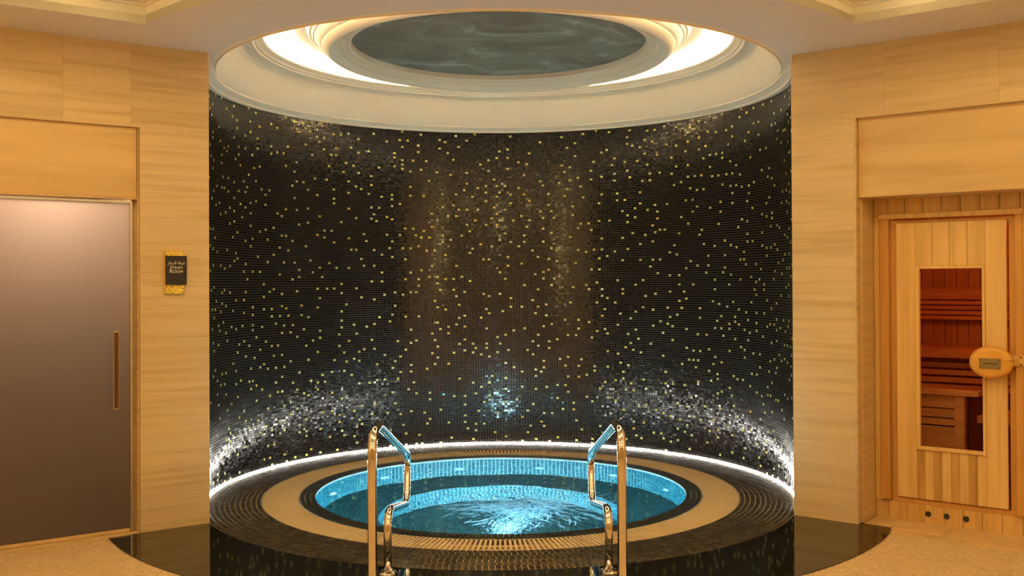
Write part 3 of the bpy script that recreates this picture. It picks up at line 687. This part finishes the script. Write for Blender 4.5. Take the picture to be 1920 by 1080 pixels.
# lettering is a sub-part of the plaque
wall_text('\ufead\ufe8e\ufea8\ufe92\ufedf\ufe8d \ufe94\ufed3\ufeae\ufecf', .224, 1.706, .025, m_letter, pq, 'arabic_lettering', 1.05)
def small_caps(words, z, big, small, u0=.224):
    C, D, N = FR[-1]
    a = wall_text(words[0], 0, 0, big, m_letter, pq, 'lettering'); b = wall_text(words[1:], 0, 0, small, m_letter, pq, 'lettering', 1.12)
    def ext(o): 
        us = [(v.co - C).dot(D) for v in o.data.vertices]; return min(us), max(us)
    (a0, a1), (b0, b1) = ext(a), ext(b); gap = .0015; tot = (a1 - a0) + (b1 - b0) + gap
    # u grows to the left in the picture: first letter has the larger u
    for v in a.data.vertices: v.co += D * (u0 + tot / 2 - a1) + Vector((0, 0, z))
    for v in b.data.vertices: v.co += D * (u0 + tot / 2 - (a1 - a0) - gap - b1) + Vector((0, 0, z))
small_caps('STEAM', 1.676, .032, .023); small_caps('ROOM', 1.650, .034, .025)

# ------------------------------------------------------------------ sauna front (right)
NF = .30
sf = wobj('wall_sauna_front', 1, [(RU0, .56, NF + .012, NF + .06, 0, 2.25), (1.285, RU1, NF + .012, NF + .06, 0, 2.25), (.56, 1.285, NF + .012, NF + .06, 1.99, 2.25), (.56, 1.285, NF + .012, NF + .06, 0, .135)], m_pine, bevel=0)
tag(sf, 'pine plank sauna front wall set back in the right stone wall', kind='structure')
us = [RU0 + .023, .536, .651, .766, .882, .997, 1.113, 1.229, 1.346, 1.46, 1.575, 1.69, RU1]
for a, b in zip(us, us[1:]):
    wobj('plank', 1, [(a + .0015, b - .0015, NF - .004, NF + .012, 2.005, 2.2)], m_pine, sf, bevel=.003)
kick = []
for a, b in zip(us, us[1:]):
    if a < 1.35: kick.append(wobj('kick_plank', 1, [(a + .001, b - .001, NF - .002, NF + .012, .0, .118)], m_pine, sf, bevel=.002))
wobj('side_plank', 1, [(RU0 + .024, .491, NF - .006, NF + .012, .119, 2.004)], m_pine, sf, bevel=.003)
wobj('side_board', 1, [(1.318, 1.52, NF - .02, NF + .012, .119, 2.004)], m_pine, sf, bevel=.003)
wobj('side_board', 1, [(1.522, 1.70, NF - .02, NF + .012, .119, 2.004)], m_pine, sf, bevel=.003)
# round vent holes with dark sleeves in the kick planks
for u in (.786, .900, 1.017):
    c = W(1, u, 0, .060); C, D, N = FR[1]; bm = bmesh.new()
    p = W(1, u, NF - .0025, .062); tube(bm, [p + N * .004, p + N * .0045, p - N * .0, p - N * .003], [.019, .015, .0135, .013], 18)
    bm_link('vent_hole', bm, m_dark_void, sf)
# door frame + leaf
d2 = empty('door_2'); tag(d2, 'pine sauna door with tall glass window in the right wall', kind='structure')
fz1 = 2.018
for b in ((.492, .552, NF - .028, NF + .012, .128, fz1 - .034), (1.318, 1.362, NF - .03, NF - .0205, .128, fz1 - .034), (.486, 1.37, NF - .034, NF + .012, fz1 - .034, fz1)):
    wobj('door_casing', 1, [b], m_pine if b[3] - b[2] > .03 and b[1] > 1 else m_frame, d2, bevel=.003)
for b in ((.560, .598, NF + .004, NF + .03, .135, 1.975), (1.278, 1.318, NF + .004, NF + .03, .135, 1.975), (.598, 1.278, NF + .004, NF + .03, 1.945, 1.975), (.560, 1.318, NF - .004, NF + .03, .118, .150)):
    wobj('door_rebate', 1, [b], m_frame, d2, bevel=.002)
DN0, DN1 = NF - .022, NF + .003
leaf = []
A0, A1, A2, A3 = .600, .738, 1.142, 1.268
wobj('stile', 1, [(A0, .722, DN0, DN1, .158, 1.955)], m_pine_pale, d2, bevel=.002)
wobj('stile', 1, [(1.146, A3, DN0, DN1, .158, 1.955)], m_pine_pale, d2, bevel=.002)
tp = np.linspace(.722, 1.146, 5)
for a, b in zip(tp, tp[1:]): wobj('door_plank', 1, [(a + .001, b - .001, DN0, DN1, 1.672, 1.955)], m_pine_pale, d2, bevel=.0025)
tb = np.linspace(.722, 1.146, 9)
for i, (a, b) in enumerate(zip(tb, tb[1:])): 
    o = wobj('door_plank', 1, [(a + .0004, b - .0004, DN0, DN1, .158, .478)], m_pine_dark if i % 2 == 0 else m_pine_pale, d2, bevel=.0008)
    if i % 2 == 0: tag(o, 'darker heartwood plank')
for b in ((.722, .748, DN0 - .012, DN1, .478, 1.672), (1.128, 1.146, DN0 - .012, DN1, .478, 1.672), (.748, 1.128, DN0 - .012, DN1, 1.652, 1.672), (.748, 1.128, DN0 - .012, DN1, .478, .502)):
    wobj('window_trim', 1, [b], m_pine_pale, d2, bevel=.003)
wobj('pane', 1, [(.7485, 1.1275, DN1 - .014, DN1 - .010, .5025, 1.6515)], m_pane, d2, bevel=0)
# big oval wooden handle with riveted brass plate
C, D, N = FR[1]
ku, kz = 1.190, 1.068
kc_ = W(1, ku, DN0 - .058, kz)
bm = bmesh.new(); bmesh.ops.create_uvsphere(bm, u_segments=36, v_segments=18, radius=1)
for v in bm.verts:
    x, y, z = v.co; e = .045
    s = (abs(z)) ** .6 * (1 if z > 0 else -1)
    q = W(1, 0, 0, 0); rad2 = math.hypot(x, y)
    v.co = kc_ + D * (x * .128) + Vector((0, 0, y * .102)) + N * (max(-.03, min(.024, z * .04)))
kn = bm_link('oval_handle', bm, m_knob, d2, smooth=True); tag(kn, 'large varnished oval wooden handle')
wobj('handle_seam', 1, [(ku - .118, ku + .124, DN0 - .084, DN0 - .06, kz + .0195, kz + .0205)], m_frame, kn, bevel=0)
for du in (-.05, .05): wobj('standoff', 1, [(1.2 + du - .012, 1.2 + du + .012, DN0 - .03, DN0, kz - .012, kz + .012)], m_frame, kn, bevel=.002)
wobj('latch_bar', 1, [(1.26, 1.50, DN0 - .018, DN0 - .002, kz - .022, kz + .045)], m_pine, d2, bevel=.003)
for z in (kz - .01, kz + .035):
    bm = bmesh.new(); p = W(1, 1.35, DN0 - .018, z); tube(bm, [p, p + N * .004], .006, 10); bm_link('screw', bm, m_bronze, d2)
pl = wobj('name_plate', 1, [(ku - .063, ku + .060, DN0 - .0868, DN0 - .082, kz - .038, kz + .026)], m_plate, kn, bevel=.001)
for du in (-.054, .051):
    for dz in (-.030, .018):
        bm = bmesh.new(); p = W(1, ku + du, DN0 - .0868, kz + dz); tube(bm, [p, p + N * .002], .0045, 8); bm_link('rivet', bm, m_bronze, pl)
# worn engraved line of the plate, illegible in the photograph
for k in range(9):
    wobj('engraving', 1, [(ku - .040 + k * .0095, ku - .040 + k * .0095 + .0065, DN0 - .0872, DN0 - .0866, kz - .010 - (k % 2) * .001, kz - .002 + (k % 3) * .0015)], m_bronze, pl, bevel=0)

# ------------------------------------------------------------------ inside the sauna
SU0, SU1, SNB = .16, 1.9, 2.02
ss = wobj('wall_sauna_inside', 1, [(SU0 - .05, SU1, SNB + .015, SNB + .06, 0, 2.3), (SU0 - .06, SU0, NF + .06, SNB + .06, 0, 2.3), (SU1, SU1 + .05, NF + .06, SNB + .06, 0, 2.3), (SU0 - .06, SU1 + .05, NF + .06, SNB + .06, 2.2, 2.3), (SU0 - .06, SU1 + .05, NF + .06, SNB + .06, -.06, -.004)], m_cedar, bevel=0)
tag(ss, 'reddish wooden sauna interior seen through the door window', kind='structure')
u = SU0 + .001
while u < 1.25:
    wobj('wall_plank', 1, [(u + .002, u + .088, SNB, SNB + .015, 0, 2.2)], m_cedar, ss, bevel=.004); u += .09
br = empty('wooden_backrest', W(1, .7, 1.95, 1.2)); tag(br, 'slatted wooden backrest on the sauna rear wall above the upper bench', 'backrest')
wobj('rail', 1, [(SU0 + .01, SU1 - .01, 1.925, 1.955, 1.425, 1.51)], m_cedar_h, br)
for z in (1.385, 1.345, 1.305, 1.265): wobj('slat', 1, [(SU0 + .01, SU1 - .01, 1.93, 1.955, z, z + .03)], m_cedar_h, br)
for uu in (.3, 1.3): wobj('bracket', 1, [(uu, uu + .03, 1.955, SNB - .001, 1.25, 1.5)], m_cedar_h, br)
ub = empty('sauna_bench', W(1, .7, 1.6, 0)); tag(ub, 'upper slatted sauna bench with bright front board under the backrest', 'bench', 'benches in the sauna')
wobj('front_board', 1, [(SU0 + .01, SU1 - .01, 1.30, 1.325, 1.005, 1.062)], m_cedar_h, ub)
for k in range(5): wobj('slat', 1, [(SU0 + .01, SU1 - .01, 1.335 + k * .115, 1.335 + k * .115 + .095, 1.036, 1.06)], m_cedar_h, ub)
for k in range(4): wobj('skirt_slat', 1, [(SU0 + .01, SU1 - .01, 1.36, 1.38, .93 - k * .055, .968 - k * .055)], m_cedar_h, ub)
for uu in (.3, 1.5): wobj('leg', 1, [(uu, uu + .05, 1.382, 1.43, 0, 1.035)], m_cedar_h, ub)
lb = empty('sauna_bench', W(1, .7, 1.0, 0)); tag(lb, 'lower sauna bench with orange edge near the bottom of the door window', 'bench', 'benches in the sauna')
wobj('front_board', 1, [(.95, SU1 - .01, .86, .885, .60, .65)], m_cedar_h, lb)
for k in range(4): wobj('slat', 1, [(.95, SU1 - .01, .895 + k * .115, .895 + k * .115 + .095, .625, .648)], m_cedar_h, lb)
for uu in (1.05, 1.7): wobj('leg', 1, [(uu, uu + .05, .90, .95, 0, .62)], m_cedar_h, lb)
hg = empty('heater_guard', W(1, .75, .78, 0)); tag(hg, 'wooden slatted heater guard standing behind the lower window of the sauna door', 'guard rail')
wobj('post', 1, [(.84, .905, .72, .78, 0, .795)], m_cedar_h, hg)
wobj('post', 1, [(.40, .45, .72, .78, 0, .795)], m_cedar_h, hg)
wobj('top_rail', 1, [(.38, 1.0, .70, .80, .795, .83)], m_cedar_h, hg)
for z0, z1 in ((.705, .79), (.64, .695), (.585, .63), (.43, .575)): wobj('slat', 1, [(.45, .84, .735, .757, z0, z1)], m_cedar_h, hg)
ht = empty('sauna_heater', W(1, .65, 1.0, 0)); tag(ht, 'dark steel sauna heater behind the wooden guard', 'heater')
wobj('body', 1, [(.46, .83, .84, 1.12, .06, .60)], m_dark_void, ht, bevel=.01)
for k in range(5): wobj('fin', 1, [(.48 + k * .07, .50 + k * .07, .825, .84, .1, .55)], m_dark_void, ht)
for uu in (.48, .78):
    wobj('foot', 1, [(uu, uu + .03, .9, 1.05, 0, .06)], m_dark_void, ht)
sl2 = wobj('added_sauna_lamp', 1, [(1.25, 1.55, .62, .72, 1.95, 2.06)], m_sauna_lamp); tag(sl2, 'unseen orange lamp added above the door to light the sauna inside', 'lamp')  # hidden lamp added to light the sauna interior

# ------------------------------------------------------------------ unseen room lamps: downlights, and hanging lamps added for their light
for (x, y, p), nmd in zip(DOWN, ('front left', 'front right', 'front middle', 'left of the drum lamp', 'right of the drum lamp', 'rear left', 'rear right')):
    bm = bmesh.new(); z = 3.56; tube(bm, [(x, y, z), (x, y, z - .012)], .20, 32); t_ = bm_link('ceiling_downlight', bm, m_cornice)
    bm = bmesh.new(); tube(bm, [(x, y, z - .0125), (x, y, z - .016)], .17, 32); bm_link('lens', bm, m_down, t_)
    tag(t_, 'round warm recessed downlight in the coffered ceiling, %s' % nmd, 'downlight', 'downlights in the coffer')
for i, (x, y) in enumerate(ADDED_LAMPS):
    z0_, z1_ = (1.35, 3.0) if i < 2 else (2.55, 2.85)
    rr_ = .07 if i < 2 else .22
    rt_ = empty('added_pendant_lamp', (x, y, z0_)); tag(rt_, ('unseen hanging tube lamp added for warm mosaic streaks, by the %s side wall' % ('left' if x < 0 else 'right')) if i < 2 else 'unseen hanging drum lamp added to brighten the cornice, in the middle of the room', 'lamp')
    bm = bmesh.new(); tube(bm, [(x, y, z1_ + .0), (x, y, z1_ + .03), (x, y, z1_ + .035), (x, y, 3.56)], [rr_, rr_, .008, .008], 20); bm_link('cap', bm, m_bronze, rt_)
    bm = bmesh.new(); tube(bm, [(x, y, z0_), (x, y, z1_)], rr_, 28); bm_link('glass', bm, m_lamp if i < 2 else m_drum, rt_, smooth=False)
